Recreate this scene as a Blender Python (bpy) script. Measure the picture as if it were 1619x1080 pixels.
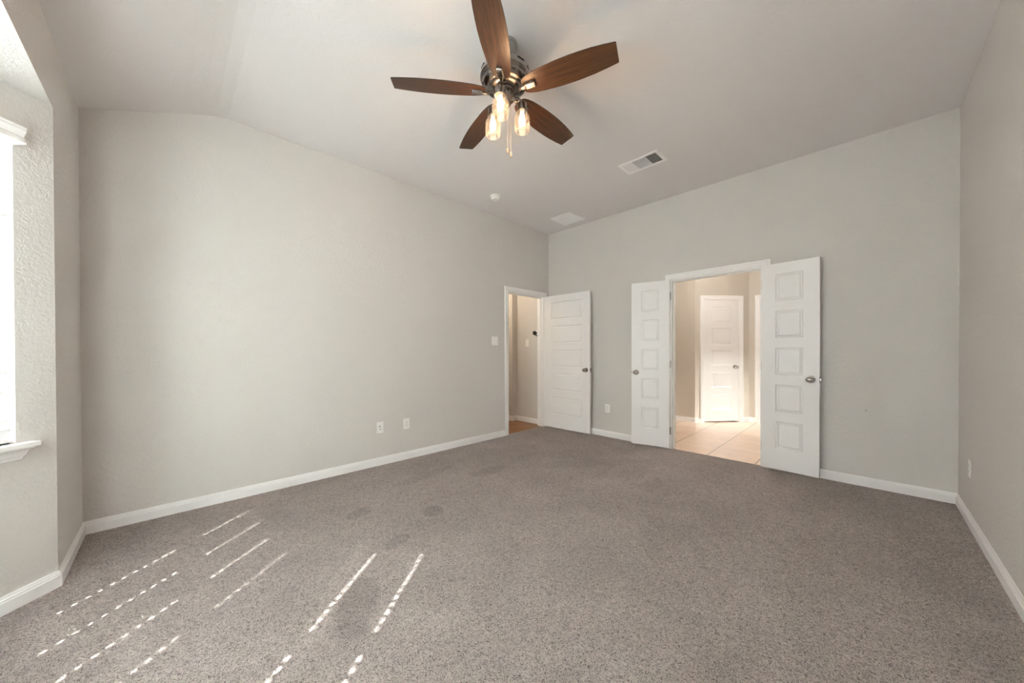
import bpy, bmesh, math, random
from mathutils import Vector, Matrix
PI = math.pi
R = math.radians
random.seed(7)
for o in list(bpy.data.objects):
    bpy.data.objects.remove(o)
SC = bpy.context.scene
COL = SC.collection

# ------------------------------------------------------------------ camera
FPX, YAW, PITCH, ROLL, EYE = 551.246, 0.7948, -0.0065, -0.0026, 1.1798
fwd0 = Vector((math.cos(YAW), math.sin(YAW), 0)); right0 = Vector((math.sin(YAW), -math.cos(YAW), 0))
fw = fwd0 * math.cos(PITCH) + Vector((0, 0, math.sin(PITCH)))
up = -fwd0 * math.sin(PITCH) + Vector((0, 0, math.cos(PITCH)))
rt = right0 * math.cos(ROLL) + up * math.sin(ROLL)
uu = up * math.cos(ROLL) - right0 * math.sin(ROLL)
cam = bpy.data.cameras.new('camera')
cam.sensor_fit = 'HORIZONTAL'; cam.sensor_width = 36.0
cam.lens = FPX / 1619.0 * 36.0
cam.shift_y = 19.343 / 1619.0
cam.clip_start = 0.02
co = bpy.data.objects.new('camera', cam); COL.objects.link(co)
m = Matrix((rt, uu, -fw)).transposed().to_4x4(); m.translation = Vector((0, 0, EYE))
co.matrix_world = m
SC.camera = co

# ------------------------------------------------------------------ exposure, world, sun, daylight
SC.view_settings.view_transform = 'Standard'
SC.view_settings.look = 'None'
SC.view_settings.gamma = 1
SC.view_settings.exposure = 1.70
SC.view_settings.use_curve_mapping = False
SC.cycles.max_bounces = 10
SC.cycles.diffuse_bounces = 8
SC.cycles.transparent_max_bounces = 12
SC.cycles.sample_clamp_indirect = 8.0
SC.cycles.sample_clamp_direct = 5.0
SC.cycles.use_denoising = True
SC.cycles.use_adaptive_sampling = False

w = bpy.data.worlds.new('world'); SC.world = w; w.use_nodes = True
w.cycles.sampling_method = 'NONE'      # the sky reaches the room only through the blinds
nt = w.node_tree; wb = nt.nodes['Background']
# hazy sky, much brighter on the sun's side, darker ground below the horizon
tc = nt.nodes.new('ShaderNodeTexCoord')
dt = nt.nodes.new('ShaderNodeVectorMath'); dt.operation = 'DOT_PRODUCT'; dt.inputs[1].default_value = (-0.72, -0.61, 0.33)
nt.links.new(tc.outputs['Generated'], dt.inputs[0])
mr = nt.nodes.new('ShaderNodeMapRange'); mr.interpolation_type = 'SMOOTHSTEP'
for k, v in (('From Min', 0.15), ('From Max', 0.6), ('To Min', SKY_LOW := 0.15), ('To Max', SKY_HIGH := 25.0)): mr.inputs[k].default_value = v
nt.links.new(dt.outputs['Value'], mr.inputs['Value'])
sp = nt.nodes.new('ShaderNodeSeparateXYZ'); nt.links.new(tc.outputs['Generated'], sp.inputs[0])
gm = nt.nodes.new('ShaderNodeMapRange')
for k, v in (('From Min', -0.05), ('From Max', 0.05), ('To Min', 0.4), ('To Max', 1.0)): gm.inputs[k].default_value = v
nt.links.new(sp.outputs['Z'], gm.inputs['Value'])
mu = nt.nodes.new('ShaderNodeMath'); mu.operation = 'MULTIPLY'
nt.links.new(mr.outputs[0], mu.inputs[0]); nt.links.new(gm.outputs[0], mu.inputs[1]); nt.links.new(mu.outputs[0], wb.inputs[1])
wb.inputs[0].default_value = (0.90, 0.94, 1.0, 1)

SUN_AZ, SUN_EL = 40.1, 42.478        # heading of the light, height above the horizon
sd = bpy.data.lights.new('sun', 'SUN'); sd.energy = 19.0; sd.angle = R(0.53); sd.color = (1.0, 0.98, 0.955)
so = bpy.data.objects.new('sun', sd); COL.objects.link(so)
sdir = Vector((math.cos(R(SUN_AZ)) * math.cos(R(SUN_EL)), math.sin(R(SUN_AZ)) * math.cos(R(SUN_EL)), -math.sin(R(SUN_EL))))
so.rotation_euler = sdir.to_track_quat('-Z', 'Y').to_euler(); so.location = (-6, -5, 7)

def area_light(name, loc, direction, sx, sy, power, color, spread=180):
    d = bpy.data.lights.new(name, 'AREA'); d.shape = 'RECTANGLE'; d.size = sx; d.size_y = sy
    d.energy = power; d.color = color; d.spread = R(spread)
    o = bpy.data.objects.new(name, d); COL.objects.link(o); o.location = loc
    o.rotation_euler = Vector(direction).to_track_quat('-Z', 'Y').to_euler()
    return o
def point_light(name, loc, power, color, rad=0.03):
    d = bpy.data.lights.new(name, 'POINT'); d.energy = power; d.color = color; d.shadow_soft_size = rad
    o = bpy.data.objects.new(name, d); COL.objects.link(o); o.location = loc
    return o

# room numbers (metres); the corner of left and back walls is at (XB, YA)
YA, XB, YC, XD, H = 3.554, 4.3067, -0.4909, -0.41, 3.03
HL, HH = 2.751, 2.405           # low edge of the vault, head of the bay
E1 = Vector((XD, 2.859)); E2 = Vector((-1.08, 2.189)); E3 = Vector((-1.08, 0.869)); E4 = Vector((XD, 0.199))
WIN_Z0, WIN_Z1 = 0.762, 2.19

# ------------------------------------------------------------------ materials
def mat(name, color, rough=0.5, metal=0.0, spec=0.5):
    m = bpy.data.materials.new(name); m.use_nodes = True
    b = m.node_tree.nodes['Principled BSDF']
    b.inputs['Base Color'].default_value = (*color, 1); b.inputs['Roughness'].default_value = rough
    b.inputs['Metallic'].default_value = metal; b.inputs['Specular IOR Level'].default_value = spec
    return m
def nd(m, t, **kw):
    n = m.node_tree.nodes.new(t)
    for k, v in kw.items():
        if k.startswith('i_'):
            n.inputs[k[2:].replace('_', ' ')].default_value = v
        else: setattr(n, k, v)
    return n
def ln(m, a, b): m.node_tree.links.new(a, b)
def bsdf(m): return m.node_tree.nodes['Principled BSDF']
def ramp(m, src, stops):
    r = nd(m, 'ShaderNodeValToRGB'); cr = r.color_ramp
    while len(cr.elements) < len(stops): cr.elements.new(0.5)
    for e, (p, c) in zip(cr.elements, stops): e.position = p; e.color = (*c, 1)
    ln(m, src, r.inputs[0]); return r.outputs[0]
def coords(m): return nd(m, 'ShaderNodeTexCoord').outputs['Object']
def plaster(name, color, s1=55, s2=160, strength=0.25, dist=0.004):
    m = mat(name, color, 0.85, spec=0.25); c = coords(m)
    n1 = nd(m, 'ShaderNodeTexNoise', i_Scale=s1, i_Detail=3.0, i_Roughness=0.55, i_Distortion=0.6)
    n2 = nd(m, 'ShaderNodeTexNoise', i_Scale=s2, i_Detail=2.0)
    ln(m, c, n1.inputs['Vector']); ln(m, c, n2.inputs['Vector'])
    ad = nd(m, 'ShaderNodeMath', operation='MULTIPLY_ADD'); ad.inputs[1].default_value = 0.4
    ln(m, n2.outputs[0], ad.inputs[0]); ln(m, n1.outputs[0], ad.inputs[2])
    b = nd(m, 'ShaderNodeBump', i_Strength=strength, i_Distance=dist)
    ln(m, ad.outputs[0], b.inputs['Height']); ln(m, b.outputs[0], bsdf(m).inputs['Normal'])
    return m
M = {}
M['wall'] = plaster('wall_paint', (0.656, 0.637, 0.612), 48, 150, 0.55, 0.006)
M['foyer_wall'] = plaster('foyer_paint', (0.60, 0.56, 0.50), 60, 170, 0.2, 0.004)
M['ceiling'] = plaster('ceiling_paint', (0.77, 0.755, 0.75), 45, 150, 0.30, 0.004)
M['white'] = mat('white_enamel', (0.88, 0.88, 0.88), 0.38, spec=0.4)
M['door'] = mat('white_door_paint', (0.86, 0.86, 0.86), 0.42, spec=0.4)
M['plate'] = mat('white_plastic', (0.88, 0.87, 0.85), 0.35)
M['dark'] = mat('dark_slot', (0.02, 0.02, 0.02), 0.8)
M['gap'] = mat('vent_void', (0.05, 0.05, 0.055), 0.9)
M['vent'] = mat('vent_white', (0.93, 0.93, 0.93), 0.45)
M['nickel'] = mat('satin_nickel', (0.44, 0.42, 0.40), 0.26, 1.0)
M['fan_nickel'] = mat('brushed_nickel', (0.29, 0.27, 0.255), 0.27, 1.0)
M['fan_grey'] = mat('nickel_painted', (0.36, 0.355, 0.34), 0.42, 0.5)
M['black'] = mat('black_metal', (0.012, 0.012, 0.014), 0.28, 0.3)
M['brass'] = mat('brass_chain', (0.75, 0.62, 0.42), 0.35, 1.0)
M['fob'] = mat('pale_wood_fob', (0.30, 0.24, 0.17), 0.45)
M['rubber'] = mat('rubber_tip', (0.75, 0.74, 0.72), 0.6)

# slats: white faux wood, left blind made opaque to dim it, others extra translucent
def slat_mat(name, through):
    m = bpy.data.materials.new(name); m.use_nodes = True; nt = m.node_tree; nt.nodes.clear()
    out = nd(m, 'ShaderNodeOutputMaterial'); d = nd(m, 'ShaderNodeBsdfDiffuse'); t = nd(m, 'ShaderNodeBsdfTranslucent')
    d.inputs[0].default_value = (0.86, 0.87, 0.88, 1); t.inputs[0].default_value = (0.92, 0.92, 0.90, 1)
    x = nd(m, 'ShaderNodeMixShader'); x.inputs[0].default_value = through
    ln(m, d.outputs[0], x.inputs[1]); ln(m, t.outputs[0], x.inputs[2]); ln(m, x.outputs[0], out.inputs[0])
    return m
M['slat'] = slat_mat('white_slat', 0.70); M['slat_opaque'] = slat_mat('white_opaque_slat', 0.06)
def glass_thin(name, tint, milk, gloss=0.08):
    m = bpy.data.materials.new(name); m.use_nodes = True; nt = m.node_tree; nt.nodes.clear()
    out = nd(m, 'ShaderNodeOutputMaterial'); tr = nd(m, 'ShaderNodeBsdfTransparent'); tr.inputs[0].default_value = (*tint, 1)
    g = nd(m, 'ShaderNodeBsdfGlossy'); g.inputs['Roughness'].default_value = 0.05
    x = nd(m, 'ShaderNodeMixShader'); x.inputs[0].default_value = gloss; ln(m, tr.outputs[0], x.inputs[1]); ln(m, g.outputs[0], x.inputs[2])
    last = x.outputs[0]
    if milk > 0:
        tl = nd(m, 'ShaderNodeBsdfTranslucent'); tl.inputs[0].default_value = (0.95, 0.93, 0.88, 1)
        y = nd(m, 'ShaderNodeMixShader'); y.inputs[0].default_value = milk
        ln(m, last, y.inputs[1]); ln(m, tl.outputs[0], y.inputs[2]); last = y.outputs[0]
    ln(m, last, out.inputs[0]); return m
M['pane'] = glass_thin('window_glass', (0.97, 0.99, 0.98), 0, 0.03)
M['jar'] = glass_thin('seeded_jar_glass', (0.97, 0.95, 0.92), 0.06, 0.14)
def emit(name, color, s):
    m = bpy.data.materials.new(name); m.use_nodes = True; b = bsdf(m)
    b.inputs['Base Color'].default_value = (1, 0.9, 0.75, 1); b.inputs['Emission Color'].default_value = (*color, 1); b.inputs['Emission Strength'].default_value = s
    return m
M['bulb'] = emit('lit_bulb', (1.0, 0.84, 0.62), 0.8)
M['bulb'].cycles.emission_sampling = 'NONE'

def carpet_mat():
    m = mat('frieze_carpet', (0.3, 0.26, 0.24), 0.95, spec=0.06); c = coords(m)
    def mth(op, a, b=None, c2=None):
        n = nd(m, 'ShaderNodeMath', operation=op)
        for k, q in enumerate((a, b, c2)):
            if q is None: continue
            if isinstance(q, (int, float)): n.inputs[k].default_value = q
            else: ln(m, q, n.inputs[k])
        return n.outputs[0]
    # twisted strands: light winding yarns, shade in the gaps between them painted dark
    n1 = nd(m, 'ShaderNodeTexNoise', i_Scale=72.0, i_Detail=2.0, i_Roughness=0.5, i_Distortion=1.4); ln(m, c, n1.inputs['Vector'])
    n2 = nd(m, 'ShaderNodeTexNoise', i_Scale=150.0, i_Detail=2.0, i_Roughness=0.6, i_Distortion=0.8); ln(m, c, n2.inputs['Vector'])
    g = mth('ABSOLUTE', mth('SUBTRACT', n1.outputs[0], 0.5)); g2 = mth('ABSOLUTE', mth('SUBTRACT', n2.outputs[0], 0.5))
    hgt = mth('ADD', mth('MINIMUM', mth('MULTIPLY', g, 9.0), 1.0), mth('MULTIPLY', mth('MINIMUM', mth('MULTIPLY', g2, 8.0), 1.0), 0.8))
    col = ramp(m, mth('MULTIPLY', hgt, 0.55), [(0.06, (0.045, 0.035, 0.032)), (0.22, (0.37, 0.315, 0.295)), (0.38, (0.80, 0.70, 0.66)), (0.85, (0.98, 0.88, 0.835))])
    big = nd(m, 'ShaderNodeTexNoise', i_Scale=1.7, i_Detail=5.0, i_Roughness=0.62, i_Distortion=0.4); ln(m, c, big.inputs['Vector'])
    nap = mth('MULTIPLY_ADD', big.outputs[0], 0.55, 0.72)
    # pile brushed the other way: footprints and vacuum strokes (x, y, half length, half width, heading, change)
    wob = nd(m, 'ShaderNodeTexNoise', i_Scale=9.0, i_Detail=4.0); ln(m, c, wob.inputs['Vector'])
    sp = nd(m, 'ShaderNodeSeparateXYZ'); ln(m, c, sp.inputs[0])
    for px, py, hl, hw_, ang, ch in PILE:
        ca, sa = math.cos(R(ang)), math.sin(R(ang))
        dx = mth('SUBTRACT', sp.outputs['X'], px); dy = mth('SUBTRACT', sp.outputs['Y'], py)
        a = mth('DIVIDE', mth('ADD', mth('MULTIPLY', dx, ca), mth('MULTIPLY', dy, sa)), hl)
        b = mth('DIVIDE', mth('SUBTRACT', mth('MULTIPLY', dy, ca), mth('MULTIPLY', dx, sa)), hw_)
        d = mth('ADD', mth('ADD', mth('POWER', mth('ABSOLUTE', a), 2.5), mth('POWER', mth('ABSOLUTE', b), 2.5)), mth('MULTIPLY', mth('SUBTRACT', wob.outputs[0], 0.5), 2.2))
        f = nd(m, 'ShaderNodeMapRange', interpolation_type='SMOOTHSTEP'); f.inputs['From Min'].default_value = 0.5; f.inputs['From Max'].default_value = 1.3
        f.inputs['To Min'].default_value = ch; f.inputs['To Max'].default_value = 1.0; ln(m, d, f.inputs['Value'])
        nap = mth('MULTIPLY', nap, f.outputs[0])
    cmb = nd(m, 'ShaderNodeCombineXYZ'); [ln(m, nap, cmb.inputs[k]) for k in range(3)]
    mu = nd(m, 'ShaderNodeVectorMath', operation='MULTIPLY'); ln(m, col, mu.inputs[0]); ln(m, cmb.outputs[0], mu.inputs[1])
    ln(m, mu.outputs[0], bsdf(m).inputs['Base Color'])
    b = nd(m, 'ShaderNodeBump', i_Strength=1.0, i_Distance=0.010)
    ln(m, hgt, b.inputs['Height']); ln(m, b.outputs[0], bsdf(m).inputs['Normal'])
    return m
PILE = [(0.98, 2.60, 0.10, 0.07, 20, 0.82), (1.39, 2.25, 0.09, 0.07, 60, 0.80), (1.00, 2.05, 0.09, 0.06, 30, 0.86), (0.62, 1.66, 0.20, 0.09, 62, 0.84),
        (0.62, 1.88, 0.42, 0.06, 52, 1.10), (0.75, 1.42, 0.30, 0.07, -50, 1.07), (2.25, 2.62, 0.22, 0.10, 0, 0.88), (1.75, 2.95, 0.35, 0.07, 10, 0.92),
        (3.2, 2.0, 0.6, 0.12, -35, 0.93), (2.6, 1.1, 0.7, 0.14, 25, 0.94)]
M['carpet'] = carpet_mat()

def tile_mat():
    m = mat('foyer_tile', (0.6, 0.45, 0.33), 0.30, spec=0.5); c = coords(m)
    sep = nd(m, 'ShaderNodeSeparateXYZ'); ln(m, c, sep.inputs[0])
    def line(out, off, width):
        a = nd(m, 'ShaderNodeMath', operation='SUBTRACT'); a.inputs[1].default_value = off; ln(m, out, a.inputs[0])
        d = nd(m, 'ShaderNodeMath', operation='DIVIDE'); d.inputs[1].default_value = 0.457; ln(m, a.outputs[0], d.inputs[0])
        f = nd(m, 'ShaderNodeMath', operation='PINGPONG'); f.inputs[1].default_value = 0.5
        ln(m, d.outputs[0], f.inputs[0])
        l = nd(m, 'ShaderNodeMath', operation='LESS_THAN'); l.inputs[1].default_value = width / 0.457 / 2; ln(m, f.outputs[0], l.inputs[0])
        return l.outputs[0]
    g = nd(m, 'ShaderNodeMath', operation='MAXIMUM'); ln(m, line(sep.outputs['X'], 5.705, 0.006), g.inputs[0]); ln(m, line(sep.outputs['Y'], 1.273, 0.008), g.inputs[1])
    n = nd(m, 'ShaderNodeTexNoise', i_Scale=3.0, i_Detail=4.0); ln(m, c, n.inputs['Vector'])
    col = ramp(m, n.outputs[0], [(0.35, (0.86, 0.66, 0.52)), (0.65, (0.94, 0.75, 0.61))])
    mu = nd(m, 'ShaderNodeMix', data_type='RGBA'); ln(m, g.outputs[0], mu.inputs[0]); ln(m, col, mu.inputs[6]); mu.inputs[7].default_value = (0.20, 0.13, 0.09, 1)
    ln(m, mu.outputs[2], bsdf(m).inputs['Base Color'])
    return m
M['tile'] = tile_mat()

def wood_mat(name, c0, c1, c2, scale, rough, axis='X', plank=None):
    m = mat(name, c1, rough, spec=0.4); c = coords(m)
    mp = nd(m, 'ShaderNodeMapping'); ln(m, c, mp.inputs[0])
    mp.inputs['Scale'].default_value = (1.5, 28, 28) if axis == 'X' else (28, 1.5, 28)
    n = nd(m, 'ShaderNodeTexNoise', i_Scale=scale, i_Detail=5.0, i_Roughness=0.6, i_Distortion=0.8); ln(m, mp.outputs[0], n.inputs['Vector'])
    col = ramp(m, n.outputs[0], [(0.30, c0), (0.50, c1), (0.72, c2)])
    ln(m, col, bsdf(m).inputs['Base Color'])
    if plank:
        sep = nd(m, 'ShaderNodeSeparateXYZ'); ln(m, c, sep.inputs[0])
        d = nd(m, 'ShaderNodeMath', operation='DIVIDE'); d.inputs[1].default_value = plank; ln(m, sep.outputs['Y'], d.inputs[0])
        f = nd(m, 'ShaderNodeMath', operation='PINGPONG'); f.inputs[1].default_value = 0.5; ln(m, d.outputs[0], f.inputs[0])
        l = nd(m, 'ShaderNodeMath', operation='LESS_THAN'); l.inputs[1].default_value = 0.02; ln(m, f.outputs[0], l.inputs[0])
        mu = nd(m, 'ShaderNodeMix', data_type='RGBA'); ln(m, l.outputs[0], mu.inputs[0]); ln(m, col, mu.inputs[6]); mu.inputs[7].default_value = (0.06, 0.025, 0.01, 1)
        ln(m, mu.outputs[2], bsdf(m).inputs['Base Color'])
    return m
M['walnut'] = wood_mat('walnut_blade', (0.022, 0.010, 0.006), (0.055, 0.023, 0.010), (0.095, 0.040, 0.017), 2.2, 0.36, 'X')
M['edge'] = mat('dark_blade_edge', (0.03, 0.02, 0.015), 0.5)
M['plank'] = wood_mat('brown_planks', (0.14, 0.060, 0.022), (0.27, 0.125, 0.045), (0.40, 0.20, 0.075), 1.6, 0.35, 'X', 0.13)

# ------------------------------------------------------------------ helpers
def link(name, bm, m, parent=None, smooth=False, bevel=0, kind=None, label=None, cat=None, group=None, mats=None):
    bmesh.ops.recalc_face_normals(bm, faces=bm.faces)
    me = bpy.data.meshes.new(name); bm.to_mesh(me); bm.free()
    for mm in (mats or [m]): me.materials.append(mm)
    o = bpy.data.objects.new(name, me); COL.objects.link(o)
    if parent: o.parent = parent
    if smooth:
        for p in me.polygons: p.use_smooth = True
        try: me.set_sharp_from_angle(angle=R(35))
        except Exception: pass
    if bevel:
        b = o.modifiers.new('bevel', 'BEVEL'); b.width = bevel; b.segments = 2; b.limit_method = 'ANGLE'; b.angle_limit = R(40)
    tag(o, kind, label, cat, group); return o
def tag(o, kind=None, label=None, cat=None, group=None):
    if kind: o['kind'] = kind
    if label: o['label'] = label
    if cat: o['category'] = cat
    if group: o['group'] = group
    return o
def empty(name, loc, rz=0, **kw):
    o = bpy.data.objects.new(name, None); COL.objects.link(o); o.empty_display_size = 0.05
    o.location = loc; o.rotation_euler = (0, 0, rz); tag(o, **kw); return o
def box(bm, x0, y0, z0, x1, y1, z1, mtx=None):
    vs = [bm.verts.new(((x0, x1)[i & 1], (y0, y1)[i >> 1 & 1], (z0, z1)[i >> 2 & 1])) for i in range(8)]
    for f in ((0, 2, 3, 1), (4, 5, 7, 6), (0, 1, 5, 4), (2, 6, 7, 3), (0, 4, 6, 2), (1, 3, 7, 5)): bm.faces.new([vs[i] for i in f])
    if mtx is not None: bmesh.ops.transform(bm, matrix=mtx, verts=vs)
    return vs
def lathe(bm, prof, n=48, mtx=None, caps=True):
    """prof: (r, z) pairs, revolved about z"""
    rings = []; allv = []
    for r, z in prof:
        ring = [bm.verts.new((r * math.cos(2 * PI * k / n), r * math.sin(2 * PI * k / n), z)) for k in range(n)]
        rings.append(ring); allv += ring
    for a, b in zip(rings, rings[1:]):
        for k in range(n): bm.faces.new([a[k], a[(k + 1) % n], b[(k + 1) % n], b[k]])
    if caps: bm.faces.new(rings[0]); bm.faces.new(rings[-1])
    if mtx is not None: bmesh.ops.transform(bm, matrix=mtx, verts=allv)
def tube(bm, pts, r, n=10):
    pts = [Vector(p) for p in pts]; rings = []; rr = r if isinstance(r, (list, tuple)) else [r] * len(pts)
    prev = None
    for i, p in enumerate(pts):
        t = (pts[min(i + 1, len(pts) - 1)] - pts[max(i - 1, 0)]).normalized()
        a = prev if prev is not None else (Vector((0, 0, 1)) if abs(t.z) < 0.9 else Vector((1, 0, 0)))
        s = t.cross(a).normalized(); u2 = s.cross(t).normalized(); prev = u2
        rings.append([bm.verts.new(p + (s * math.cos(2 * PI * k / n) + u2 * math.sin(2 * PI * k / n)) * rr[i]) for k in range(n)])
    for a, b in zip(rings, rings[1:]):
        for k in range(n): bm.faces.new([a[k], a[(k + 1) % n], b[(k + 1) % n], b[k]])
    bm.faces.new(rings[0]); bm.faces.new(rings[-1])
def prism(bm, prof, a, b, ax_u, ax_v, off_a=None, off_b=None):
    """extrude a closed profile (u,v) from point a to b; off_*(u) slides a vertex along the run (mitres)"""
    a = Vector(a); b = Vector(b); d = (b - a).normalized(); ax_u = Vector(ax_u); ax_v = Vector(ax_v)
    A = [bm.verts.new(a + ax_u * u + ax_v * v + d * (off_a(u, v) if off_a else 0)) for u, v in prof]
    B = [bm.verts.new(b + ax_u * u + ax_v * v + d * (off_b(u, v) if off_b else 0)) for u, v in prof]
    n = len(prof)
    for k in range(n): bm.faces.new([A[k], A[(k + 1) % n], B[(k + 1) % n], B[k]])
    bm.faces.new(A); bm.faces.new(B)

def wall(name, p0, p1, side, th, z0, ztop, holes=(), breaks=(), m=None, label=None):
    """wall whose room face runs p0->p1 (xy); side = unit vector pointing OUT of the room"""
    p0 = Vector(p0); p1 = Vector(p1); L = (p1 - p0).length; d = (p1 - p0) / L; side = Vector(side)
    zt = ztop if callable(ztop) else (lambda u: ztop)
    us = sorted({0.0, L, *[u for h in holes for u in h[:2]], *breaks}); zs = sorted({z0, *[z for h in holes for z in h[2:] if z > z0]})
    rows = len(zs)                     # cell j spans zs[j] .. zs[j+1] or the top
    def zz(j, u): return zs[j] if j < rows else zt(u)
    def solid(i, j):
        if i < 0 or j < 0 or i >= len(us) - 1 or j >= rows: return False
        cu = (us[i] + us[i + 1]) / 2; cz = (zs[j] + (zs[j + 1] if j + 1 < rows else zs[j] + 0.02)) / 2
        return not any(h[0] < cu < h[1] and h[2] < cz < h[3] for h in holes)
    bm = bmesh.new(); V = {}
    def v(i, j, k):
        if (i, j, k) not in V:
            q = p0 + d * us[i] + side * (th * k); V[(i, j, k)] = bm.verts.new((q.x, q.y, zz(j, us[i])))
        return V[(i, j, k)]
    for i in range(len(us) - 1):
        for j in range(rows):
            if not solid(i, j): continue
            for k in (0, 1): bm.faces.new([v(i, j, k), v(i + 1, j, k), v(i + 1, j + 1, k), v(i, j + 1, k)])
            if not solid(i - 1, j): bm.faces.new([v(i, j, 0), v(i, j + 1, 0), v(i, j + 1, 1), v(i, j, 1)])
            if not solid(i + 1, j): bm.faces.new([v(i + 1, j, 0), v(i + 1, j + 1, 0), v(i + 1, j + 1, 1), v(i + 1, j, 1)])
            if not solid(i, j - 1): bm.faces.new([v(i, j, 0), v(i + 1, j, 0), v(i + 1, j, 1), v(i, j, 1)])
            if not solid(i, j + 1): bm.faces.new([v(i, j + 1, 0), v(i + 1, j + 1, 0), v(i + 1, j + 1, 1), v(i, j + 1, 1)])
    return link(name, bm, m or M['wall'], kind='structure', label=label)

# ------------------------------------------------------------------ the room shell
VAULT = [(XD, HL), (-0.20, 2.835), (0.118, 2.962), (0.20, 2.992), (0.27, 3.015), (0.34, 3.027), (0.42, H)]
def ztopx(x):
    if x >= VAULT[-1][0]: return H
    for (a, za), (b, zb) in zip(VAULT, VAULT[1:]):
        if x <= b: return za + (zb - za) * (x - a) / (b - a)
TH = 0.12
# bathroom door opening in the left wall and double door opening in the back wall
DA0, DA1 = 3.408, 4.185
DB0, DB1 = 0.749, 1.657
DTOP = 2.04
wall('wall_left', (XB, YA), (XD, YA), (0, 1), TH, 0, lambda u: ztopx(XB - u),
     holes=[(XB - DA1, XB - DA0, 0, DTOP)], breaks=[XB - p[0] for p in VAULT[1:]], label='long left wall with the bathroom doorway')
wall('wall_back', (XB, YC), (XB, YA + TH), (1, 0), TH, 0, H, holes=[(DB0 - YC, DB1 - YC, 0, DTOP)], label='back wall with the double doorway')
wall('wall_right', (XB + TH, YC), (XD - TH, YC), (0, -1), TH, 0, lambda u: max(ztopx(max(XB + TH - u, XD)), HL), breaks=[XB + TH - p[0] for p in VAULT], label='plain right wall')
wall('wall_front', (XD, YA), (XD, YC), (-1, 0), TH, 0, HL, holes=[(YA - E1.y, YA - E4.y, 0, HH)], label='front wall with the opening into the bay')
def bay_wall(name, a, b, u0, u1, label):
    d = (b - a).normalized(); out = Vector((d.y, -d.x))       # travelling with the room on the left, outside is right
    wall(name, a, b, out, TH, 0, HH, holes=[(u0, u1, WIN_Z0, WIN_Z1)], label=label)
    return a, d, -out
LS = (E2 - E1).length; LC = (E3 - E2).length
W1 = (0.143, 0.796); W2 = (0.06, LC - 0.06); W3 = (LS - 0.750, LS - 0.130)
BW1 = bay_wall('wall_bay_left', E1, E2, *W1, label='angled bay wall nearest the left wall')
BW2 = bay_wall('wall_bay_centre', E2, E3, *W2, label='centre bay wall')
BW3 = bay_wall('wall_bay_right', E3, E4, *W3, label='angled bay wall nearest the right wall')

def slab(name, pts, z0, z1, m, label=None):
    bm = bmesh.new(); a = [bm.verts.new((x, y, z0)) for x, y in pts]; b = [bm.verts.new((x, y, z1)) for x, y in pts]; n = len(pts)
    bm.faces.new(a); bm.faces.new(b)
    for k in range(n): bm.faces.new([a[k], a[(k + 1) % n], b[(k + 1) % n], b[k]])
    return link(name, bm, m, kind='structure', label=label)
# carpet runs under the walls, into the bay, and to the tile edge of the double doorway
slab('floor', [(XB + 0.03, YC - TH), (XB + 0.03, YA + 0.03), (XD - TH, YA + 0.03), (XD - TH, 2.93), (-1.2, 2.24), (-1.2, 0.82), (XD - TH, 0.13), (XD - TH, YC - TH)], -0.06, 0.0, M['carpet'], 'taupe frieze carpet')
bm = bmesh.new()                                                # vaulted ceiling
prof = [(x, z) for x, z in VAULT] + [(XB + TH, H), (XB + TH, H + 0.12), (0.30, H + 0.12), (XD - TH, HL + 0.10), (XD - TH, HL - 0.0)]
prism(bm, prof, (0, YC - TH, 0), (0, YA + TH, 0), (1, 0, 0), (0, 0, 1))
link('ceiling', bm, M['ceiling'], kind='structure', label='pale vaulted ceiling sloping down to the bay side')
slab('ceiling_bay', [(XD - TH * 0.99, 0.10), (XD - TH * 0.99, 2.96), (-0.62, 2.96), (-1.25, 2.30), (-1.25, 0.76), (-0.62, 0.10)], HH, HH + 0.10, M['ceiling'], 'low soffit over the bay')
# unseen wall added beyond the bay to cut sky light on the left window
wall('wall_sky_blocker', (-0.60, 3.85), (-4.6, 3.85), (0, 1), 0.2, -0.1, 3.0, m=mat('blocker_brown', (0.14, 0.10, 0.08), 0.9))
# roof overhang outside the bay, shades the top of the windows
slab('roof_overhang', [(-0.55, -0.75), (-0.55, 3.8), (-1.66, 3.8), (-1.66, 0.615), (-0.85, -0.195), (-0.85, -0.75)], HH + 0.12, HH + 0.20, M['white'], 'roof overhang outside the bay')

# ------------------------------------------------------------------ baseboards
BH, BT = 0.083, 0.014
BPROF = [(0, 0), (BT, 0), (BT, 0.055), (BT - 0.003, 0.060), (BT - 0.003, 0.066), (BT - 0.007, 0.071), (BT - 0.008, 0.077), (BT - 0.011, BH), (0, BH)]
def base_run(path, names, m=None):
    path = [Vector(p) for p in path]; n = len(path)
    for i, nm in enumerate(names):
        a, b = path[i], path[i + 1]; d = (b - a).normalized(); nl = Vector((-d.y, d.x))
        def mit(j, sgn):
            if j <= 0 or j >= n - 1: return None
            d0 = (path[j] - path[j - 1]).normalized(); d1 = (path[j + 1] - path[j]).normalized()
            ang = math.atan2(d0.x * d1.y - d0.y * d1.x, d0.dot(d1)); k = math.tan(ang / 2)
            return (lambda u, v: sgn * k * u)
        if nm is None: continue
        bm = bmesh.new()
        prism(bm, BPROF, (a.x, a.y, 0), (b.x, b.y, 0), (nl.x, nl.y, 0), (0, 0, 1), mit(i, 1), mit(i + 1, -1))
        link(nm, bm, m or M['white'], kind='structure')
CW = 0.065
base_run([(DA0 - CW, YA), (XD, YA), E1, E2, E3, E4, (XD, YC), (XB, YC), (XB, DB0 - CW)],
         ['baseboard_left', 'baseboard_front', 'baseboard_bay_left', 'baseboard_bay_centre', 'baseboard_bay_right', 'baseboard_front_near', 'baseboard_right', 'baseboard_back'])
base_run([(XB, DB1 + CW), (XB, YA)], ['baseboard_back_left'])

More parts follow.
